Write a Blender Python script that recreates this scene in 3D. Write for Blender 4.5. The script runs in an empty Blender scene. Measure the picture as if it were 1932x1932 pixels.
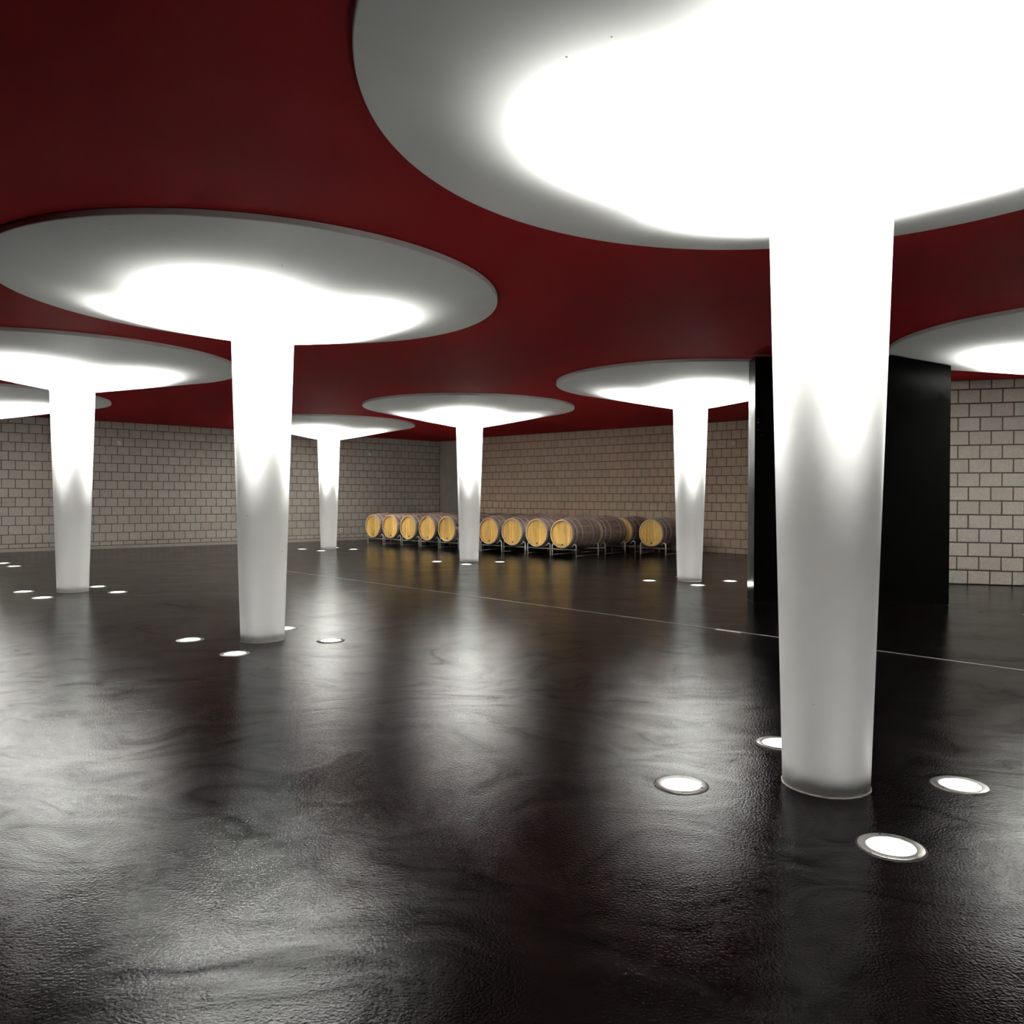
import bpy, bmesh, math, random
from mathutils import Matrix, Vector
random.seed(11)
PI = math.pi
S = bpy.context.scene
COL = S.collection

# ------------------------------------------------------------------ camera
EYE = 1.25
a, b = 0.0099, 0.0044
Rx = Matrix(((1, 0, 0), (0, math.cos(a), -math.sin(a)), (0, math.sin(a), math.cos(a))))
Rz = Matrix(((math.cos(b), -math.sin(b), 0), (math.sin(b), math.cos(b), 0), (0, 0, 1)))
M = Rz @ Rx                                  # rows: right, down, forward in (X, down, forward)
conv = lambda v: Vector((v[0], v[2], -v[1]))
cr, cu, cb = conv(M[0]), -conv(M[1]), -conv(M[2])
cd = bpy.data.cameras.new('camera')
cam = bpy.data.objects.new('camera', cd)
COL.objects.link(cam)
cam.matrix_world = Matrix(((cr[0], cu[0], cb[0], 0), (cr[1], cu[1], cb[1], 0), (cr[2], cu[2], cb[2], EYE), (0, 0, 0, 1)))
cd.sensor_width = 36
cd.lens = 27.82
cd.shift_x = -0.0196
cd.shift_y = -0.0062
cd.clip_start = 0.05
S.camera = cam

# ------------------------------------------------------------------ world and exposure
w = bpy.data.worlds.new('world')
w.use_nodes = True
w.node_tree.nodes['Background'].inputs[0].default_value = (0.5, 0.55, 0.6, 1)
w.node_tree.nodes['Background'].inputs[1].default_value = 0.0
S.world = w
S.view_settings.view_transform = 'Standard'
S.view_settings.look = 'None'
S.view_settings.exposure = 0.0
S.view_settings.gamma = 1.0
S.view_settings.use_curve_mapping = False
S.cycles.max_bounces = 10
S.cycles.diffuse_bounces = 6
S.cycles.glossy_bounces = 4
S.cycles.caustics_reflective = False
S.cycles.caustics_refractive = False
S.cycles.sample_clamp_indirect = 40

BEAM_W = 6500      # on-axis strength of each uplight's narrow beam
SIGMA = 11.6        # its width in degrees
SKIRT_W = 5.0        # strength of its wide, weak spill
LENS_E = 4          # glow of the lens glass

# ------------------------------------------------------------------ materials
def mat(name, color=(0.5, 0.5, 0.5), rough=0.6, metal=0.0, spec=0.5):
    m = bpy.data.materials.new(name)
    m.use_nodes = True
    bs = m.node_tree.nodes['Principled BSDF']
    bs.inputs['Base Color'].default_value = (*color, 1)
    bs.inputs['Roughness'].default_value = rough
    bs.inputs['Metallic'].default_value = metal
    bs.inputs['Specular IOR Level'].default_value = spec
    return m, m.node_tree, bs

def nd(nt, kind, **kw):
    n = nt.nodes.new(kind)
    for k, v in kw.items():
        if hasattr(n, k) and not k.startswith('i_'):
            setattr(n, k, v)
    return n

def noise(nt, scale, detail=4, rough=0.55, dist=0.0, coord=None, stretch=None, rot=0):
    n = nt.nodes.new('ShaderNodeTexNoise')
    n.inputs['Scale'].default_value = scale
    n.inputs['Detail'].default_value = detail
    n.inputs['Roughness'].default_value = rough
    n.inputs['Distortion'].default_value = dist
    if coord is None:
        tc = nt.nodes.new('ShaderNodeTexCoord')
        coord = tc.outputs['Object']
    if stretch:
        mp = nt.nodes.new('ShaderNodeMapping')
        mp.inputs['Scale'].default_value = stretch
        mp.inputs['Rotation'].default_value = (0, 0, rot)
        nt.links.new(coord, mp.inputs[0])
        coord = mp.outputs[0]
    nt.links.new(coord, n.inputs['Vector'])
    return n

def ramp(nt, src, stops):
    r = nt.nodes.new('ShaderNodeValToRGB')
    e = r.color_ramp.elements
    while len(e) < len(stops):
        e.new(0.5)
    for i, (p, c) in enumerate(stops):
        e[i].position = p
        e[i].color = (c, c, c, 1) if isinstance(c, (int, float)) else (*c, 1)
    nt.links.new(src, r.inputs[0])
    return r

def bump(nt, bs, src, strength, dist, prev=None):
    bn = nt.nodes.new('ShaderNodeBump')
    bn.inputs['Strength'].default_value = strength
    bn.inputs['Distance'].default_value = dist
    nt.links.new(src, bn.inputs['Height'])
    if prev:
        nt.links.new(prev.outputs[0], bn.inputs['Normal'])
    nt.links.new(bn.outputs[0], bs.inputs['Normal'])
    return bn

def wpos(nt):
    return nt.nodes.new('ShaderNodeNewGeometry').outputs['Position']

def mathn(nt, op, a_, b_=None):
    n = nt.nodes.new('ShaderNodeMath')
    n.operation = op
    for i, v in enumerate((a_, b_)):
        if v is None:
            continue
        if isinstance(v, (int, float)):
            n.inputs[i].default_value = v
        else:
            nt.links.new(v, n.inputs[i])
    return n.outputs[0]

# dark troweled resin floor
M_floor, nt, bs = mat('dark_floor', (0.012, 0.010, 0.010), 0.2)
P = wpos(nt)
warp = noise(nt, 0.55, 3, 0.5, 0, P)
wm = nt.nodes.new('ShaderNodeMix'); wm.data_type = 'VECTOR'
wm.inputs[0].default_value = 0.5
va = nt.nodes.new('ShaderNodeVectorMath'); va.operation = 'MULTIPLY_ADD'
nt.links.new(warp.outputs['Color'], va.inputs[0])
va.inputs[1].default_value = (2.2, 2.2, 0)
nt.links.new(P, va.inputs[2])
swirl = noise(nt, 1.3, 6, 0.62, 1.2, va.outputs[0], (0.8, 1.3, 1), 0.35)
swirl2 = noise(nt, 3.4, 5, 0.6, 0.9, va.outputs[0], (0.8, 1.35, 1), -0.5)
rr = ramp(nt, swirl.outputs[0], [(0.3, 0.11), (0.5, 0.14), (0.7, 0.19)])
r2 = ramp(nt, swirl2.outputs[0], [(0.35, 0.0), (0.65, 0.035)])
nt.links.new(mathn(nt, 'ADD', rr.outputs[0], r2.outputs[0]), bs.inputs['Roughness'])
cr_ = ramp(nt, swirl.outputs[0], [(0.28, (0.005, 0.0038, 0.0036)), (0.55, (0.0036, 0.0028, 0.0027)), (0.75, (0.006, 0.0048, 0.0044))])
nt.links.new(cr_.outputs[0], bs.inputs['Base Color'])
sp = ramp(nt, swirl2.outputs[0], [(0.3, 0.02), (0.7, 0.16)])
nt.links.new(sp.outputs[0], bs.inputs['Specular IOR Level'])
fine = noise(nt, 105, 2, 0.5, 0, P)
bmp = bump(nt, bs, fine.outputs[0], 0.5, 0.0022)
bmp = bump(nt, bs, swirl2.outputs[0], 0.08, 0.008, bmp)
bmp = bump(nt, bs, swirl.outputs[0], 0.12, 0.012, bmp)

# white painted concrete of the columns
def concrete_white(name, col, lo):
    m, nt, bs = mat(name, col, 0.55, 0, 0.3)
    P = wpos(nt)
    n = noise(nt, 2.2, 5, 0.6, 0.4, P)
    r = ramp(nt, n.outputs[0], [(0.3, tuple(c * 0.95 for c in col)), (0.7, col)])
    vo = nt.nodes.new('ShaderNodeTexVoronoi')
    vo.inputs['Scale'].default_value = 7.5
    nt.links.new(P, vo.inputs['Vector'])
    dots = ramp(nt, vo.outputs['Distance'], [(0.0, 1.0), (lo, 1.0), (lo + 0.02, 0.0)])
    sel = nt.nodes.new('ShaderNodeSeparateColor')
    nt.links.new(vo.outputs['Color'], sel.inputs[0])
    few = mathn(nt, 'GREATER_THAN', sel.outputs[0], 0.72)
    fac = mathn(nt, 'MULTIPLY', mathn(nt, 'MULTIPLY', dots.outputs[0], few), 0.75)
    mx = nt.nodes.new('ShaderNodeMix'); mx.data_type = 'RGBA'
    nt.links.new(fac, mx.inputs[0])
    nt.links.new(r.outputs[0], mx.inputs[6])
    mx.inputs[7].default_value = (0.10, 0.09, 0.08, 1)
    nt.links.new(mx.outputs[2], bs.inputs['Base Color'])
    f = noise(nt, 60, 3, 0.5, 0, P)
    bump(nt, bs, f.outputs[0], 0.08, 0.003)
    return m
M_white = concrete_white('white_concrete', (0.78, 0.79, 0.77), 0.03)
M_seal, nt, bs = mat('grey_sealant', (0.30, 0.27, 0.25), 0.6)
n = noise(nt, 40, 3); bump(nt, bs, n.outputs[0], 0.6, 0.006)

# red ceiling
M_red, nt, bs = mat('red_ceiling_paint', (0.30, 0.014, 0.017), 0.75, 0, 0.04)
n = noise(nt, 0.9, 4, 0.5, 0, wpos(nt))
r = ramp(nt, n.outputs[0], [(0.3, (0.31, 0.015, 0.018)), (0.7, (0.34, 0.018, 0.020))])
nt.links.new(r.outputs[0], bs.inputs['Base Color'])

# concrete blocks: tone differs from block to block
def block_mat(name, t):
    m, nt, bs = mat(name, (0.4, 0.38, 0.35), 0.85, 0, 0.2)
    oi = nt.nodes.new('ShaderNodeObjectInfo')
    ge = nt.nodes.new('ShaderNodeNewGeometry')
    rnd = mathn(nt, 'FRACT', mathn(nt, 'ADD', oi.outputs['Random'], ge.outputs['Random Per Island']))
    tone = ramp(nt, rnd, [(p_, tuple(c_ * k_ for c_, k_ in zip(cc, t))) for p_, cc in [(0.0, (0.47, 0.43, 0.40)), (0.3, (0.50, 0.465, 0.43)), (0.55, (0.51, 0.475, 0.44)), (0.8, (0.50, 0.485, 0.46)), (1.0, (0.54, 0.50, 0.46))]])
    n = noise(nt, 26, 5, 0.7, 0, wpos(nt))
    sp = ramp(nt, n.outputs[0], [(0.25, 0.80), (0.7, 1.08)])
    mx = nt.nodes.new('ShaderNodeMix'); mx.data_type = 'RGBA'; mx.blend_type = 'MULTIPLY'
    mx.inputs[0].default_value = 1
    nt.links.new(tone.outputs[0], mx.inputs[6]); nt.links.new(sp.outputs[0], mx.inputs[7])
    nt.links.new(mx.outputs[2], bs.inputs['Base Color'])
    n2 = noise(nt, 110, 3, 0.6, 0, wpos(nt)); bump(nt, bs, n2.outputs[0], 0.5, 0.003)
    return m
M_block_grey = block_mat('grey_concrete_block', (0.84, 0.80, 0.765))
M_block_warm_lit = block_mat('warm_lit_concrete_block', (1.06, 0.87, 0.71))  # same blocks, the brown cast of mixed light painted into their colour
M_block = M_block_grey

M_mortar, nt, bs = mat('dark_mortar', (0.085, 0.068, 0.058), 0.95, 0, 0.1)
n = noise(nt, 70, 3, 0.6, 0, wpos(nt)); bump(nt, bs, n.outputs[0], 0.5, 0.004)
M_plaster, nt, bs = mat('grey_plaster', (0.36, 0.32, 0.29), 0.8, 0, 0.2)
n = noise(nt, 3, 4, 0.6, 0, wpos(nt))
r = ramp(nt, n.outputs[0], [(0.3, (0.33, 0.29, 0.265)), (0.7, (0.38, 0.34, 0.31))])
nt.links.new(r.outputs[0], bs.inputs['Base Color'])

# black lacquered steel
M_black, nt, bs = mat('black_lacquered_steel', (0.004, 0.004, 0.0035), 0.16, 0, 0.05)
n = noise(nt, 7, 4, 0.6, 0.3, wpos(nt), (1, 1, 0.35))
r = ramp(nt, n.outputs[0], [(0.3, 0.10), (0.7, 0.24)])
nt.links.new(r.outputs[0], bs.inputs['Roughness'])
bump(nt, bs, n.outputs[0], 0.05, 0.01)

M_steel, nt, bs = mat('brushed_steel', (0.62, 0.61, 0.59), 0.32, 1.0)
n = noise(nt, 60, 3, 0.5, 0, None, (1, 8, 1)); r = ramp(nt, n.outputs[0], [(0.3, 0.26), (0.7, 0.42)])
nt.links.new(r.outputs[0], bs.inputs['Roughness'])
M_tube, nt, bs = mat('galvanised_tube', (0.74, 0.72, 0.68), 0.34, 0.2)
n = noise(nt, 30, 3); r = ramp(nt, n.outputs[0], [(0.3, 0.26), (0.7, 0.45)])
nt.links.new(r.outputs[0], bs.inputs['Roughness'])
M_hoop, nt, bs = mat('galvanised_hoop', (0.50, 0.45, 0.43), 0.4, 0.5)
n = noise(nt, 20, 3); r = ramp(nt, n.outputs[0], [(0.3, 0.3), (0.7, 0.5)])
nt.links.new(r.outputs[0], bs.inputs['Roughness'])
M_lens, nt, bs = mat('lit_frosted_glass', (0.9, 0.9, 0.88), 0.3)
bs.inputs['Emission Color'].default_value = (1.0, 0.985, 0.94, 1)
bs.inputs['Emission Strength'].default_value = LENS_E
M_dark, nt, bs = mat('dark_metal', (0.02, 0.018, 0.016), 0.5, 0.3)
n = noise(nt, 30); r = ramp(nt, n.outputs[0], [(0.3, 0.4), (0.7, 0.6)]); nt.links.new(r.outputs[0], bs.inputs['Roughness'])
M_plastic, nt, bs = mat('white_plastic', (0.72, 0.70, 0.66), 0.4)
n = noise(nt, 30); r = ramp(nt, n.outputs[0], [(0.3, 0.35), (0.7, 0.5)]); nt.links.new(r.outputs[0], bs.inputs['Roughness'])
M_joint, nt, bs = mat('pale_joint_filler', (0.34, 0.31, 0.29), 0.45)
n = noise(nt, 5, 4, 0.6, 0, wpos(nt)); r = ramp(nt, n.outputs[0], [(0.3, (0.34, 0.31, 0.29)), (0.7, (0.55, 0.51, 0.48))])
nt.links.new(r.outputs[0], bs.inputs['Base Color'])

# oak of the barrels (object space: barrel axis = local Y)
def oak(name, c0, c1, c2, rough):
    m, nt, bs = mat(name, c1, rough, 0, 0.4)
    tc = nt.nodes.new('ShaderNodeTexCoord')
    oi = nt.nodes.new('ShaderNodeObjectInfo')
    ad = nt.nodes.new('ShaderNodeVectorMath'); ad.operation = 'MULTIPLY_ADD'
    cb_ = nt.nodes.new('ShaderNodeCombineXYZ')
    for i in range(3):
        nt.links.new(oi.outputs['Random'], cb_.inputs[i])
    nt.links.new(cb_.outputs[0], ad.inputs[0]); ad.inputs[1].default_value = (7, 5, 9)
    nt.links.new(tc.outputs['Object'], ad.inputs[2])
    n = noise(nt, 6, 5, 0.6, 0.4, ad.outputs[0], (3.0, 1.0, 3.0) if 'stave' in name else (5.0, 1.0, 0.6))
    r = ramp(nt, n.outputs[0], [(0.3, c0), (0.5, c1), (0.72, c2)])
    ge = nt.nodes.new('ShaderNodeNewGeometry')
    tn = ramp(nt, mathn(nt, 'FRACT', mathn(nt, 'ADD', ge.outputs['Random Per Island'], oi.outputs['Random'])), [(0.0, 0.72), (1.0, 1.12)])
    mx = nt.nodes.new('ShaderNodeMix'); mx.data_type = 'RGBA'; mx.blend_type = 'MULTIPLY'; mx.inputs[0].default_value = 1
    nt.links.new(r.outputs[0], mx.inputs[6]); nt.links.new(tn.outputs[0], mx.inputs[7])
    nt.links.new(mx.outputs[2], bs.inputs['Base Color'])
    bump(nt, bs, n.outputs[0], 0.2, 0.004)
    return m
M_stave = oak('dark_stave_oak', (0.20, 0.135, 0.12), (0.30, 0.21, 0.18), (0.40, 0.29, 0.25), 0.36)
M_head = oak('golden_oak_head', (0.58, 0.34, 0.085), (0.76, 0.47, 0.13), (0.84, 0.57, 0.19), 0.5)
M_chime, nt, bs = mat('pale_oak_rim', (0.72, 0.50, 0.24), 0.55)
n = noise(nt, 20); r = ramp(nt, n.outputs[0], [(0.3, (0.62, 0.42, 0.19)), (0.7, (0.78, 0.56, 0.28))]); nt.links.new(r.outputs[0], bs.inputs['Base Color'])

# ------------------------------------------------------------------ mesh helpers
def to_obj(name, bm, material, parent=None, smooth=False, loc=None, rot=None):
    me = bpy.data.meshes.new(name)
    bmesh.ops.recalc_face_normals(bm, faces=bm.faces)
    if smooth:
        for f in bm.faces:
            f.smooth = True
    bm.to_mesh(me); bm.free()
    me.materials.append(material)
    o = bpy.data.objects.new(name, me)
    COL.objects.link(o)
    if parent: o.parent = parent
    if loc: o.location = loc
    if rot: o.rotation_euler = rot
    return o

def sharp(o, ang=35):
    """mark sharp edges so smooth shading keeps creases"""
    me = o.data
    bm = bmesh.new(); bm.from_mesh(me)
    for e in bm.edges:
        if len(e.link_faces) == 2 and e.calc_face_angle(0) > math.radians(ang):
            e.smooth = False
    bm.to_mesh(me); bm.free()
    return o

def lathe(bm, prof, seg=64, axis='z', closed=False, cx=0, cy=0):
    rings = []
    for r, z in prof:
        if r < 1e-6:
            rings.append([bm.verts.new((cx, cy, z) if axis == 'z' else (cx, z, cy))])
        else:
            rings.append([bm.verts.new((cx + r * math.cos(2 * PI * i / seg), cy + r * math.sin(2 * PI * i / seg), z) if axis == 'z'
                          else (cx + r * math.cos(2 * PI * i / seg), z, cy + r * math.sin(2 * PI * i / seg))) for i in range(seg)])
    pairs = list(zip(rings, rings[1:]))
    if closed: pairs.append((rings[-1], rings[0]))
    for A, B in pairs:
        for i in range(seg):
            j = (i + 1) % seg
            if len(A) == 1 and len(B) == 1: continue
            if len(A) == 1: bm.faces.new((A[0], B[i], B[j]))
            elif len(B) == 1: bm.faces.new((A[i], A[j], B[0]))
            else: bm.faces.new((A[i], A[j], B[j], B[i]))

def box(bm, x0, x1, y0, y1, z0, z1, bev=0):
    vs = [bm.verts.new((x, y, z)) for x in (x0, x1) for y in (y0, y1) for z in (z0, z1)]
    for f in ((0, 1, 3, 2), (4, 6, 7, 5), (0, 4, 5, 1), (2, 3, 7, 6), (0, 2, 6, 4), (1, 5, 7, 3)):
        bm.faces.new([vs[i] for i in f])
    return vs

def tube(bm, pts, r, seg=10, caps=True):
    """tube along a polyline"""
    pts = [Vector(p) for p in pts]
    rings = []
    n0 = None
    for i, p in enumerate(pts):
        d = (pts[min(i + 1, len(pts) - 1)] - pts[max(i - 1, 0)]).normalized()
        if n0 is None:
            n0 = d.orthogonal().normalized()
        n0 = (n0 - d * n0.dot(d)).normalized()
        q = d.cross(n0)
        rings.append([bm.verts.new(p + (n0 * math.cos(2 * PI * k / seg) + q * math.sin(2 * PI * k / seg)) * r) for k in range(seg)])
    for A, B in zip(rings, rings[1:]):
        for k in range(seg):
            bm.faces.new((A[k], A[(k + 1) % seg], B[(k + 1) % seg], B[k]))
    if caps:
        bm.faces.new(rings[0]); bm.faces.new(rings[-1])

def prism(bm, poly, z0, z1):
    A = [bm.verts.new((x, y, z0)) for x, y in poly]
    B = [bm.verts.new((x, y, z1)) for x, y in poly]
    n = len(poly)
    bm.faces.new(A); bm.faces.new(B)
    for i in range(n):
        bm.faces.new((A[i], A[(i + 1) % n], B[(i + 1) % n], B[i]))

def empty(name, loc, rz=0, label=None, cat=None, group=None):
    o = bpy.data.objects.new(name, None)
    COL.objects.link(o)
    o.empty_display_size = 0.1
    o.location = loc; o.rotation_euler = (0, 0, rz)
    if label: o['label'] = label
    if cat: o['category'] = cat
    if group: o['group'] = group
    return o

def struct(o, label=None, cat=None):
    o['kind'] = 'structure'
    if label: o['label'] = label
    if cat: o['category'] = cat
    return o

# ------------------------------------------------------------------ room shell
ZC = 3.017                       # red ceiling
LIP = 2.975                      # lower lip of the column caps
WL_M, WL_C = 0.88, 27.6          # left wall line   y = c + m x
WR_M, WR_C = -0.86, 21.8         # far right wall line
WN_M, WN_C = -0.30, 13.62        # near right wall line
line = lambda m, c, x: (x, c + m * x)
A0 = line(WL_M, WL_C, -15.0)
B0 = (-2.92, 25.03)
D1 = (-1.81, 23.36)
nR = Vector((0.652, 0.758))
D0 = (D1[0] + nR[0] * .546, D1[1] + nR[1] * .546)
E1 = line(WR_M, WR_C, 5.5)
F1 = line(WN_M, WN_C, 4.6)
G1 = line(WN_M, WN_C, 9.6)

bm = bmesh.new(); prism(bm, [(-16, -7), (11, -7), (11, 27), (-16, 27)], -0.15, 0)
floor = struct(to_obj('floor', bm, M_floor), 'glossy near-black resin floor with swirling trowel marks and column reflections', 'floor')
bm = bmesh.new(); prism(bm, [(-16, -7), (11, -7), (11, 27), (-16, 27)], ZC, ZC + 0.2)
ceil = struct(to_obj('ceiling', bm, M_red), 'deep red painted ceiling above the white mushroom columns', 'ceiling')

def seg_wall(name, p, q, label, material, th=0.2, back=0.012, flip=1):
    """solid backing of a wall, its face `back` behind the p-q line (room on the right-hand side of p->q)"""
    d = Vector((q[0] - p[0], q[1] - p[1])); L = d.length
    ang = math.atan2(d[1], d[0])
    bm = bmesh.new(); box(bm, 0, L, back, back + th, 0, ZC)
    o = to_obj(name, bm, material, None, False, (p[0], p[1], 0), (0, 0, ang))
    struct(o, label, 'wall')
    return o, L

def block_mesh(L, Hh, th=0.06, c=0.004):
    bm = bmesh.new()
    # front face at y = 0 with a chamfer, back open into the mortar
    f = [(-L / 2 + c, 0, -Hh / 2 + c), (L / 2 - c, 0, -Hh / 2 + c), (L / 2 - c, 0, Hh / 2 - c), (-L / 2 + c, 0, Hh / 2 - c)]
    g = [(-L / 2, c, -Hh / 2), (L / 2, c, -Hh / 2), (L / 2, c, Hh / 2), (-L / 2, c, Hh / 2)]
    k = [(x, th, z) for x, _, z in g]
    R = [[bm.verts.new(v) for v in s] for s in (f, g, k)]
    bm.faces.new(R[0]); bm.faces.new(R[2][::-1])
    for A, B in ((R[0], R[1]), (R[1], R[2])):
        for i in range(4):
            bm.faces.new((A[i], A[(i + 1) % 4], B[(i + 1) % 4], B[i]))
    bmesh.ops.recalc_face_normals(bm, faces=bm.faces)
    return bm

def lay_blocks(wall, L, blen, near_from, count, courses, joint=0.014, s_lo=0.0, s_hi=None, phase=0.0):
    """courses: list of (z0, z1). near_from: position along the wall the photo shows largest, as key function."""
    s_hi = s_hi if s_hi is not None else L
    items = []
    for ci, (z0, z1) in enumerate(courses):
        off = (0.5 * blen if ci % 2 else 0.0) + phase
        s = s_lo - blen + (off % blen)
        while s < s_hi - 0.01:
            a_, b_ = max(s, s_lo), min(s + blen, s_hi)
            s += blen
            if b_ - a_ > 0.05:
                items.append((a_, b_, z0, z1))
    items.sort(key=lambda t: near_from((t[0] + t[1]) / 2))
    cache = {}
    rest = bmesh.new()
    for i, (a_, b_, z0, z1) in enumerate(items):
        l_, h_ = b_ - a_ - joint, z1 - z0 - joint
        if l_ < 0.02 or h_ < 0.02:
            continue
        pos = ((a_ + b_) / 2, random.uniform(-0.0025, 0.0015), (z0 + z1) / 2 )
        tilt = random.uniform(-0.004, 0.004)
        key = (round(l_, 3), round(h_, 3))
        if i < count:
            if key not in cache:
                bm = block_mesh(l_, h_)
                me = bpy.data.meshes.new('concrete_block'); bm.to_mesh(me); bm.free()
                me.materials.append(M_block); cache[key] = me
            o = bpy.data.objects.new('concrete_block', cache[key])
            COL.objects.link(o); o.parent = wall
            o.location = pos; o.rotation_euler = (0, tilt, 0)
        else:
            bm = block_mesh(l_, h_)
            mt = Matrix.Translation(pos) @ Matrix.Rotation(tilt, 4, 'Y')
            vm = {v: rest.verts.new(mt @ v.co) for v in bm.verts}
            for f in bm.faces:
                rest.faces.new([vm[v] for v in f.verts])
            bm.free()
    if len(rest.verts):
        o = to_obj('concrete_block_courses', rest, M_block, wall)
        o['kind'] = 'stuff'
        o['label'] = 'farther rows of grey concrete blocks'
    return items

CH = 0.2055
def courses(first, ledge=0.0):
    z = ledge; out = []
    if ledge: out.append((0.0, ledge))
    out.append((z, z + first)); z += first
    while z < ZC - 0.02:
        out.append((z, min(z + CH, ZC))); z += CH
    return out

wl, L = seg_wall('wall_left', A0, B0, 'long grey concrete block wall on the left, behind the leftmost columns', M_mortar)
kx = L / (B0[0] - A0[0])
lay_blocks(wl, L, 0.258, lambda s: abs(s - (-11.2 - A0[0]) * kx) if s > (-11.85 - A0[0]) * kx else 99, 300, courses(0.10, 0.075), phase=0.09)
M_block = M_block_warm_lit
bm = bmesh.new(); box(bm, 0, L, -0.012, 0.02, 0, 0.06)
o = to_obj('footing', bm, M_plaster, wl, False); o['label'] = 'low cement footing strip'
wr, L = seg_wall('wall_right', D1, E1, 'grey concrete block wall behind the wine barrels, brownish light cast put into its colour', M_mortar)
kr = L / (E1[0] - D1[0])
lay_blocks(wr, L, 0.240, lambda s: abs(s - (4.95 - D1[0]) * kr) , 300, courses(0.13), phase=0.05)
M_block = M_block_grey
wn, L = seg_wall('wall_right_near', F1, G1, 'pale grey concrete block wall at the right edge beside the black partition', M_mortar)
kn = L / (G1[0] - F1[0])
lay_blocks(wn, L, 0.292, lambda s: abs(s - (6.6 - F1[0]) * kn), 150, courses(CH), joint=0.018, phase=0.172)
wp, L = seg_wall('wall_recess', B0, D0, 'smooth grey plaster wall panel in the far corner of the room', M_plaster, back=0.0)
for nm, p, q in (('wall_return', D0, D1), ('wall_jog', E1, F1), ('wall_side_right', G1, (9.6, -6)), ('wall_back', (9.6, -6), (-15, -6)), ('wall_side_left', (-15, -6), A0)):
    if nm == 'wall_return':
        o, L_ = seg_wall(nm, p, q, 'short plaster return at the corner recess', M_plaster, 0.1, 0.0)
    else:
        o, L_ = seg_wall(nm, p, q, {'wall_jog': 'grey rendered wall hidden behind the black partition', 'wall_side_right': 'grey rendered side wall outside the right of the view',
                     'wall_back': 'grey rendered wall behind the camera', 'wall_side_left': 'grey rendered side wall outside the left of the view'}[nm], M_plaster, 0.2, 0.0)

# pale expansion joint crossing the floor
def strip(name, pts, w0, material, z=0.002, parent=None):
    bm = bmesh.new(); prev = None
    for i, p in enumerate(pts):
        d = Vector(pts[min(i + 1, len(pts) - 1)]) - Vector(pts[max(i - 1, 0)]); d.normalize()
        n_ = Vector((-d[1], d[0])) * w0 / 2 * random.uniform(0.8, 1.15)
        q = [bm.verts.new((p[0] + n_[0], p[1] + n_[1], z)), bm.verts.new((p[0] - n_[0], p[1] - n_[1], z)),
             bm.verts.new((p[0] - n_[0], p[1] - n_[1], -0.01)), bm.verts.new((p[0] + n_[0], p[1] + n_[1], -0.01))]
        if prev:
            for k in range(4):
                bm.faces.new((prev[k], prev[(k + 1) % 4], q[(k + 1) % 4], q[k]))
        else: bm.faces.new(q)
        prev = q
    bm.faces.new(prev[::-1])
    return to_obj(name, bm, material, parent)
JP, JQ = Vector((-5.4, 14.53)), Vector((8.3, 1.25))
pts = [tuple(JP.lerp(JQ, i / 90)) for i in range(91)]
o = struct(strip('trim_1', pts, 0.015, M_joint), 'thin pale joint line running diagonally across the dark floor', 'floor joint')
jd = (JQ - JP).normalized()
cpt = Vector((1.86, 7.46)) 
bm = bmesh.new(); box(bm, -0.13, 0.13, -0.028, 0.028, -0.01, 0.0035)
o2 = to_obj('joint_patch', bm, M_joint, o, False, (cpt[0], cpt[1], 0), (0, 0, math.atan2(jd[1], jd[0])))
o2['label'] = 'wider filled patch in the joint'

# ------------------------------------------------------------------ mushroom columns
RN, ZN, RB, RC = 0.260, 2.618, 0.1825, 2.039
def column(x, y, label):
    t = empty('mushroom_column', (x, y, 0), 0, label, 'column', 'white mushroom columns')
    bm = bmesh.new()
    prof = [(0, 0), (RB, 0)]
    for i in range(1, 13):
        k = i / 12
        prof.append((RB + (RN - RB) * k, ZN * k))
    prof += [(RN, ZN + 0.05), (0, ZN + 0.05)]
    lathe(bm, prof, 96)
    sharp(to_obj('shaft', bm, M_white, t, True))
    bm = bmesh.new()
    prof = [(0, ZN + 0.001), (RN, ZN + 0.001)]
    for i in range(1, 9):
        k = i / 8
        prof.append((RN + (RC - 0.006 - RN) * k, ZN + (LIP - ZN) * k))
    prof += [(RC - 0.001, LIP + 0.004), (RC, LIP + 0.010), (RC, ZC), (0, ZC)]
    lathe(bm, prof, 160)
    sharp(to_obj('cap', bm, M_white, t, True), 25)
    # rough bead of sealant round the foot
    bm = bmesh.new(); rnd = random.Random(int(x * 100))
    seg = 72; rings = []
    for i in range(seg):
        an = 2 * PI * i / seg; rr_ = 0.0045 * rnd.uniform(0.7, 1.5)
        c_ = Vector((math.cos(an), math.sin(an), 0))
        rings.append([bm.verts.new(c_ * (RB + 0.001 + rr_ * math.cos(q)) + Vector((0, 0, max(0, rr_ * math.sin(q))))) for q in (0, PI / 3, 2 * PI / 3, PI)])
    for i in range(seg):
        A, B = rings[i], rings[(i + 1) % seg]
        for k in range(3):
            bm.faces.new((A[k], A[k + 1], B[k + 1], B[k]))
    to_obj('foot_sealant', bm, M_seal, t, True)
    return t

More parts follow.
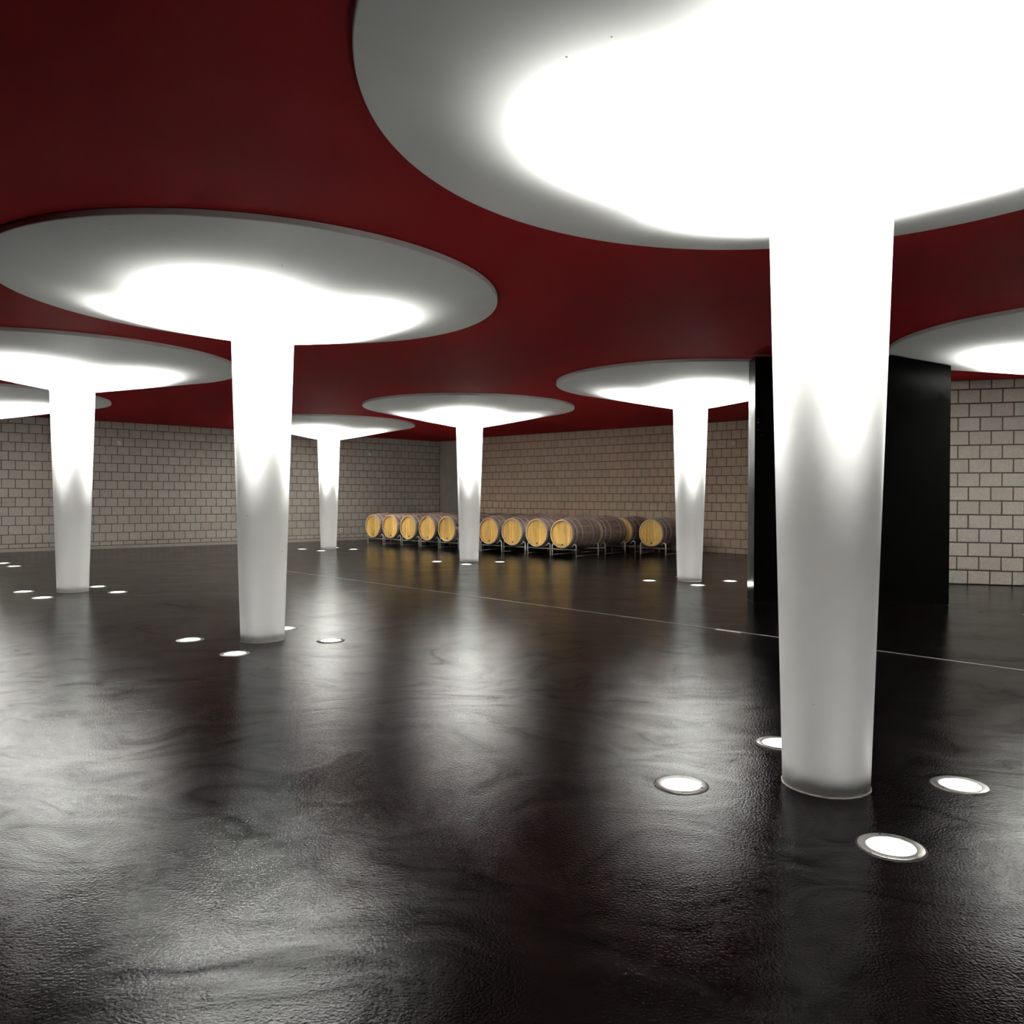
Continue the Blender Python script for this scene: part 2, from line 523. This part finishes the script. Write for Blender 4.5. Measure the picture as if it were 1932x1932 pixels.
# ground uplight: ring, glass, dark gap and the lamps inside
bm = bmesh.new()
lathe(bm, [(0.083, 0.0025), (0.085, 0.005), (0.106, 0.006), (0.112, 0.0035), (0.113, 0.0), (0.083, 0.0)], 48, closed=True)
me_ring = sharp(to_obj('trim_ring', bm, M_steel, None, True), 30)
bm = bmesh.new(); lathe(bm, [(0.083, 0.0), (0.083, 0.002), (0.078, 0.0042), (0, 0.0055)], 48)
me_lens = to_obj('lens', bm, M_lens, None, True)
bm = bmesh.new(); lathe(bm, [(0.113, 0.0004), (0.119, 0.0012), (0.120, 0.0)], 48)
me_gap = to_obj('gasket', bm, M_dark, None, True)
screws = bmesh.new(); lathe(screws, [(0.004, 0.006), (0.004, 0.0075), (0, 0.0078)], 8)
me_screw = to_obj('screw', screws, M_dark, None, True)
proto_parts = [me_ring.data, me_lens.data, me_gap.data]
me_screw_d = me_screw.data
for o in (me_ring, me_lens, me_gap, me_screw): bpy.data.objects.remove(o)

beam = bpy.data.lights.new('beam', 'SPOT')
beam.energy = 1000; beam.spot_size = math.radians(176); beam.spot_blend = 0.08
beam.use_nodes = True
bt = beam.node_tree                       # light distribution of the fitting: strength against the angle from vertical
em = bt.nodes['Emission']
sx = bt.nodes.new('ShaderNodeSeparateXYZ')
bt.links.new(bt.nodes.new('ShaderNodeNewGeometry').outputs['Incoming'], sx.inputs[0])
cz = mathn(bt, 'MINIMUM', mathn(bt, 'ABSOLUTE', sx.outputs[2]), 0.99999)
th = mathn(bt, 'ARCCOSINE', cz)
g = mathn(bt, 'DIVIDE', th, math.radians(SIGMA))
core_ = mathn(bt, 'MULTIPLY', mathn(bt, 'EXPONENT', mathn(bt, 'MULTIPLY', mathn(bt, 'POWER', g, 3.0), -1.0)), BEAM_W / 1000)
s3 = mathn(bt, 'POWER', mathn(bt, 'SINE', th), 3.0)
skirt = mathn(bt, 'DIVIDE', SKIRT_W / 1000, mathn(bt, 'ADD', s3, 0.12))
bt.links.new(mathn(bt, 'ADD', core_, skirt), em.inputs['Strength'])
beam.shadow_soft_size = 0.05; beam.color = (1.0, 0.99, 0.955)

def uplight(x, y, label, rz=0):
    t = empty('ground_light', (x, y, 0), rz, label, 'floor light', 'round uplights sunk in the floor around the columns')
    for nm, me in zip(('trim_ring', 'lens', 'gasket'), proto_parts):
        o = bpy.data.objects.new(nm, me); COL.objects.link(o); o.parent = t
    o = bpy.data.objects.new('screw', me_screw_d); COL.objects.link(o); o.parent = t
    o.location = (0.096, 0, 0)
    for nm, ld in (('beam', beam),):
        o = bpy.data.objects.new(nm, ld); COL.objects.link(o); o.parent = t
        o.location = (0, 0, 0.012); o.rotation_euler = (PI, 0, 0)
    return t

LIST = [
 (1.298, 3.472, 'tallest, nearest white mushroom column at right of the photo', 'the nearest big column'),
 (-2.350, 6.905, 'second nearest white mushroom column, left of centre, its round cap complete', 'the second nearest column left of centre'),
 (-5.979, 10.301, 'white mushroom column near the left edge, third in the left diagonal row', 'the column near the left edge'),
 (-1.222, 15.396, 'white mushroom column in the centre, standing before the row of barrels', 'the column in front of the barrels'),
 (2.396, 12.016, 'white mushroom column just left of the black partition', 'the column left of the black partition'),
 (-4.862, 18.909, 'smallest, farthest white mushroom column, left of the barrels', 'the farthest column'),
 (6.067, 8.588, 'white mushroom column at the right edge, only its cap edge in view', 'the column beyond the right edge'),
 (-9.743, 13.992, 'white mushroom column beyond the left edge, only a slice of its cap in view', 'the column beyond the left edge'),
]
OFF = {0: [(-0.642, -0.031), (0.579, -0.023), (-0.002, -0.638), (-0.03, 0.560)]}
for i, (x, y, lab, who) in enumerate(LIST):
    column(x, y, lab)
    offs = OFF.get(i, [(-0.62, -0.03), (0.605, -0.04), (-0.005, -0.63), (0.01, 0.57)])
    for (dx, dy), side in zip(offs, ('left of', 'right of', 'in front of', 'behind')):
        uplight(x + dx, y + dy, 'round lit floor uplight %s %s' % (side, who), random.uniform(0, 6))

# ------------------------------------------------------------------ black partition
PA, PB, TH, EH = Vector((2.66, 9.47)), Vector((4.945, 9.37)), 0.333, 2.95
pd = (PB - PA).normalized(); pn = Vector((-pd[1], pd[0])); PL = (PB - PA).length
t = empty('black_partition', (PA[0], PA[1], 0), math.atan2(pd[1], pd[0]), 'tall glossy black steel partition standing behind the nearest column', 'partition')
def top_z(x, y):
    """the partition runs up under the cap of the column beside it"""
    wv = PA + pd * x + pn * y
    d = (wv - Vector((6.067, 8.588))).length
    z = ZN + (LIP - ZN) * (d - RN) / (RC - RN) if d < RC + 0.02 else 9
    return min(EH, z - 0.006)
def slab(x0, x1, y0, y1, z0, n=24, drop=0.0):
    bm = bmesh.new(); prev = None
    for i in range(n + 1):
        x = x0 + (x1 - x0) * i / n
        q = [bm.verts.new((x, y0, z0)), bm.verts.new((x, y1, z0)), bm.verts.new((x, y1, top_z(x, y1) - drop)), bm.verts.new((x, y0, top_z(x, y0) - drop))]
        if prev:
            for k in range(4):
                bm.faces.new((prev[k], prev[(k + 1) % 4], q[(k + 1) % 4], q[k]))
        else: bm.faces.new(q)
        prev = q
    bm.faces.new(prev[::-1])
    return bm
to_obj('core', slab(0.006, PL - 0.006, 0.012, TH - 0.012, 0.0, drop=0.01), M_dark, t)
o = to_obj('front_panel', slab(0.0, 1.14, 0.0, 0.012, 0.008), M_black, t)
for bx_, bz in ((0.035, 2.20), (0.035, 2.16), (0.035, 2.07), (0.075, 2.01)):
    bmb = bmesh.new(); rb0 = 0.014 if bz == 2.16 else 0.008
    lathe(bmb, [(rb0, 0.0), (rb0, -0.005), (0, -0.007)], 16, axis='y')
    to_obj('bolt', bmb, M_dark, o, True, (bx_, 0, bz))
to_obj('front_panel', slab(1.144, PL, 0.0, 0.012, 0.008), M_black, t)
to_obj('rear_panel', slab(0.0, PL, TH - 0.012, TH, 0.008), M_black, t)
to_obj('side_panel', slab(0.0, 0.006, 0.0125, 0.225, 0.008, 1), M_black, t)
to_obj('side_panel', slab(0.0, 0.006, 0.232, TH - 0.0125, 0.008, 1), M_black, t)
to_obj('side_panel', slab(PL - 0.006, PL, 0.0125, TH - 0.0125, 0.008, 1), M_black, t)

# ------------------------------------------------------------------ wine barrels on racks
BR, HR, BL = 0.347, 0.300, 0.98
CZ = 0.487
def prof_r(s):                 # s in -1..1 along the barrel
    return HR + (BR - HR) * (1 - abs(s) ** 2.1)
def make_barrel():
    t = empty('wine_barrel', (0, 0, 0))
    # staves: individual islands with fine grooves, one skin
    bm = bmesh.new(); NS = 30; NL = 12
    for k in range(NS):
        a0, a1 = 2 * PI * (k + 0.02) / NS, 2 * PI * (k + 0.98) / NS
        for_ring = []
        for j in range(NL + 1):
            s = -1 + 2 * j / NL; r = prof_r(s); y = (s + 1) / 2 * BL
            for_ring.append([bm.verts.new((rr_ * math.cos(an), y, rr_ * math.sin(an))) for an, rr_ in ((a0, r - 0.004), (a0 + 0.012, r), (a1 - 0.012, r), (a1, r - 0.004), (a1, r - 0.024), (a0, r - 0.024))])
        for A, B in zip(for_ring, for_ring[1:]):
            for q in range(6):
                bm.faces.new((A[q], A[(q + 1) % 6], B[(q + 1) % 6], B[q]))
        bm.faces.new(for_ring[0]); bm.faces.new(for_ring[-1])
    to_obj('staves', bm, M_stave, t)
    # pale end grain rim at both ends
    for e in (0, 1):
        bm = bmesh.new()
        y0 = 0.0 if e == 0 else BL
        dy = 1 if e == 0 else -1
        lathe(bm, [(HR + 0.001, y0 + dy * 0.006), (HR - 0.002, y0 - dy * 0.003), (HR - 0.020, y0 - dy * 0.002), (HR - 0.027, y0 + dy * 0.032), (HR - 0.020, y0 + dy * 0.036)], 48, axis='y')
        to_obj('rim', bm, M_chime, t, True)
        # head of planks set inside the rim
        bm = bmesh.new(); n = 7; Rh = HR - 0.024
        edges = [-Rh + 2 * Rh * i / n for i in range(n + 1)]
        for i in range(n):
            xa, xb = edges[i] + 0.0012, edges[i + 1] - 0.0012
            if i == 0: xa = edges[0]
            if i == n - 1: xb = edges[-1]
            ns = 5
            top = []; bot = []
            for q in range(ns + 1):
                x = xa + (xb - xa) * q / ns
                z = math.sqrt(max(0, Rh * Rh - x * x))
                top.append((x, z)); bot.append((x, -z))
            poly = bot + top[::-1]
            out = []
            for pnt in poly:
                if not out or (abs(pnt[0] - out[-1][0]) + abs(pnt[1] - out[-1][1])) > 1e-5: out.append(pnt)
            if (abs(out[0][0] - out[-1][0]) + abs(out[0][1] - out[-1][1])) < 1e-5: out.pop()
            yf, yb = y0 + dy * 0.034, y0 + dy * 0.052
            A = [bm.verts.new((x, yf, z)) for x, z in out]; B = [bm.verts.new((x, yb, z)) for x, z in out]
            bm.faces.new(A); bm.faces.new(B[::-1])
            for q in range(len(A)):
                bm.faces.new((A[q], A[(q + 1) % len(A)], B[(q + 1) % len(A)], B[q]))
        h = to_obj('head', bm, M_head, t)
        if e == 0:
            bm = bmesh.new(); lathe(bm, [(0.0, y0 + 0.022), (0.013, y0 + 0.022), (0.016, y0 + 0.036)], 12, axis='y', cy=-HR + 0.075)
            to_obj('tap_bung', bm, M_dark, h, True)
            bm = bmesh.new(); box(bm, -0.035, 0.035, y0 + 0.031, y0 + 0.0345, HR - 0.095, HR - 0.080)
            o_ = to_obj('cross_peg', bm, M_chime, h)
    # hoops
    for s0, wd in ((-0.955, 0.045), (-0.74, 0.035), (-0.40, 0.035), (0.40, 0.035), (0.74, 0.035), (0.955, 0.045)):
        bm = bmesh.new(); hw = wd / BL
        sa, sb = max(-1, s0 - hw), min(1, s0 + hw)
        ya, yb = (sa + 1) / 2 * BL, (sb + 1) / 2 * BL
        lathe(bm, [(prof_r(sa) + 0.0005, ya), (prof_r(sa) + 0.003, ya), (prof_r(sb) + 0.003, yb), (prof_r(sb) + 0.0005, yb)], 60, axis='y', closed=True)
        sharp(to_obj('hoop', bm, M_hoop, t, True), 30)
    bm = bmesh.new(); lathe(bm, [(0.0, BR + 0.012), (0.022, BR + 0.012), (0.026, BR - 0.004)], 14, axis='z', cy=BL / 2)
    to_obj('bung', bm, M_chime, t, True)
    return t

def make_rack():
    t = empty('barrel_rack', (0, 0, 0))
    for y in (0.10, 0.88):
        bm = bmesh.new()
        s = (y / BL) * 2 - 1; r = prof_r(s) + 0.0205
        W = 0.322
        # bent leg: foot, upright, bend inwards touching the barrel, then sweep beneath
        for sg in (-1, 1):
            p = [(sg * W, y, 0.0), (sg * W, y, 0.20), (sg * (W - 0.003), y, 0.235), (sg * (W - 0.016), y, 0.262)]
            # arc under the barrel
            a_start = math.atan2(0.262 - CZ, W - 0.030)
            leg = bmesh.new(); tube(leg, p + [(sg * r * math.cos(an), y, CZ + r * math.sin(an)) for an in (-0.70, -0.80, -0.92)], 0.015, 10)
            to_obj('leg', leg, M_tube, t, True)
        bar = bmesh.new(); tube(bar, [(-W, y, 0.155), (W, y, 0.155)], 0.009, 8)
        to_obj('cross_bar', bar, M_tube, t, True)
        bm.free()
    for sg in (-1, 1):
        bar = bmesh.new(); tube(bar, [(sg * 0.322, 0.10, 0.03), (sg * 0.322, 0.88, 0.03)], 0.006, 8)
        to_obj('side_rail', bar, M_tube, t, True)
    return t

def dup(o, parent=None):
    c = o.copy(); COL.objects.link(c)
    if parent: c.parent = parent
    for ch in list(o.children):
        dup(ch, c)
    return c

row = Vector((0.758, -0.652)); dep = Vector((0.652, 0.758))
yaw = math.atan2(-dep[0], dep[1])         # local +Y points along dep
P10 = Vector((0.62, 16.72))
ordn = ['leftmost', 'second', 'third', 'fourth', 'fifth', 'sixth', 'seventh', 'eighth', 'ninth', 'tenth']
spots = []
for i in range(10):
    who = ('leftmost wine barrel of the front row, golden head, dark staves' if i == 0 else
           'rightmost wine barrel of the front row, its whole dark side in view' if i == 9 else
           'wine barrel with golden head, %s from the left in the front row' % ordn[i])
    if i == 5: who = 'wine barrel in the front row mostly hidden by the centre column'
    spots.append((P10 - row * 0.708 * (9 - i), who, 'front row wine barrels', 'under the ' + ('leftmost' if i == 0 else 'rightmost' if i == 9 else ordn[i]) + ' barrel of the front row'))
for i in range(10):
    spots.append((P10 - row * 0.708 * (9 - i) + dep * 1.03, 'wine barrel in the middle row directly behind the %s front row barrel' % ('rightmost' if i == 9 else ordn[i]),
                  'middle row wine barrels', 'under the %s barrel of the middle row' % ('rightmost' if i == 9 else ordn[i])))
for i in range(10):
    sh = Vector((0, 0))
    if i == 9: sh = row * 0.12
    spots.append((P10 - row * 0.708 * (9 - i) + dep * 2.06 + sh, 'wine barrel in the rear row by the wall, behind the %s front row barrel' % ('rightmost' if i == 9 else ordn[i]),
                  'rear row wine barrels', 'under the %s barrel of the rear row' % ('crescent-headed' if i == 9 else ordn[i])))
spots.append((Vector((2.60, 17.36)), 'wine barrel standing apart at the right, golden head fully in view left of a column', 'rear row wine barrels', 'under the separate barrel at the right'))
barrel0, rack0 = make_barrel(), make_rack()
rb_ = random.Random(5)
for k, (p, lab, grp, rl) in enumerate(spots):
    bo = barrel0 if k == 0 else dup(barrel0)
    ro = rack0 if k == 0 else dup(rack0)
    jx = rb_.uniform(-0.012, 0.012)
    bo.location = (p[0] + dep[0] * jx, p[1] + dep[1] * jx, CZ)
    bo.rotation_euler = (0, 0, yaw)
    bo['label'] = lab; bo['category'] = 'barrel'; bo['group'] = grp
    ro.location = (p[0] + dep[0] * jx, p[1] + dep[1] * jx, 0); ro.rotation_euler = (0, 0, yaw)
    ro['label'] = 'low bent steel tube rack ' + rl; ro['category'] = 'rack'; ro['group'] = 'steel racks under the barrels'

# ------------------------------------------------------------------ small fittings on the walls
def wall_fitting(name, x, m, c, z, label, kind, ang):
    y = c + m * x
    t = empty(name, (x, y, z), ang, label, 'sensor' if kind == 'round' else 'socket')
    if kind == 'round':
        bm = bmesh.new(); lathe(bm, [(0.0, -0.035), (0.025, -0.033), (0.042, -0.018), (0.05, 0.0), (0, 0.0)], 24, axis='y')
        to_obj('housing', bm, M_plastic, t, True)
        bm = bmesh.new(); lathe(bm, [(0.0, -0.039), (0.01, -0.038), (0.012, -0.03)], 12, axis='y')
        to_obj('eye', bm, M_dark, t, True)
    else:
        bm = bmesh.new(); box(bm, -0.045, 0.045, -0.03, 0, -0.045, 0.045)
        bmesh.ops.bevel(bm, geom=bm.edges[:], offset=0.006, segments=2, affect='EDGES')
        to_obj('housing', bm, M_plastic, t)
        bm = bmesh.new(); lathe(bm, [(0.0, -0.031), (0.02, -0.031), (0.022, -0.029)], 16, axis='y')
        to_obj('outlet', bm, M_dark, t, True)
aL = math.atan(WL_M); aR = math.atan(WR_M)
wall_fitting('wall_sensor', -9.876, WL_M, WL_C, 2.51, 'small pale round sensor high on the left block wall', 'round', aL)
wall_fitting('wall_sensor', -4.807, WL_M, WL_C, 2.51, 'small pale round sensor on the left wall above the leftmost barrels', 'round', aL)
wall_fitting('wall_sensor', 0.649, WR_M, WR_C, 2.495, 'small pale round sensor high on the wall above the barrels', 'round', aR)
wall_fitting('wall_sensor', 4.545, WR_M, WR_C, 2.505, 'small pale round sensor on the wall beside the black partition', 'round', aR)
wall_fitting('wall_socket', -5.50, WL_M, WL_C, 0.30, 'small pale square socket low on the left wall', 'square', aL)
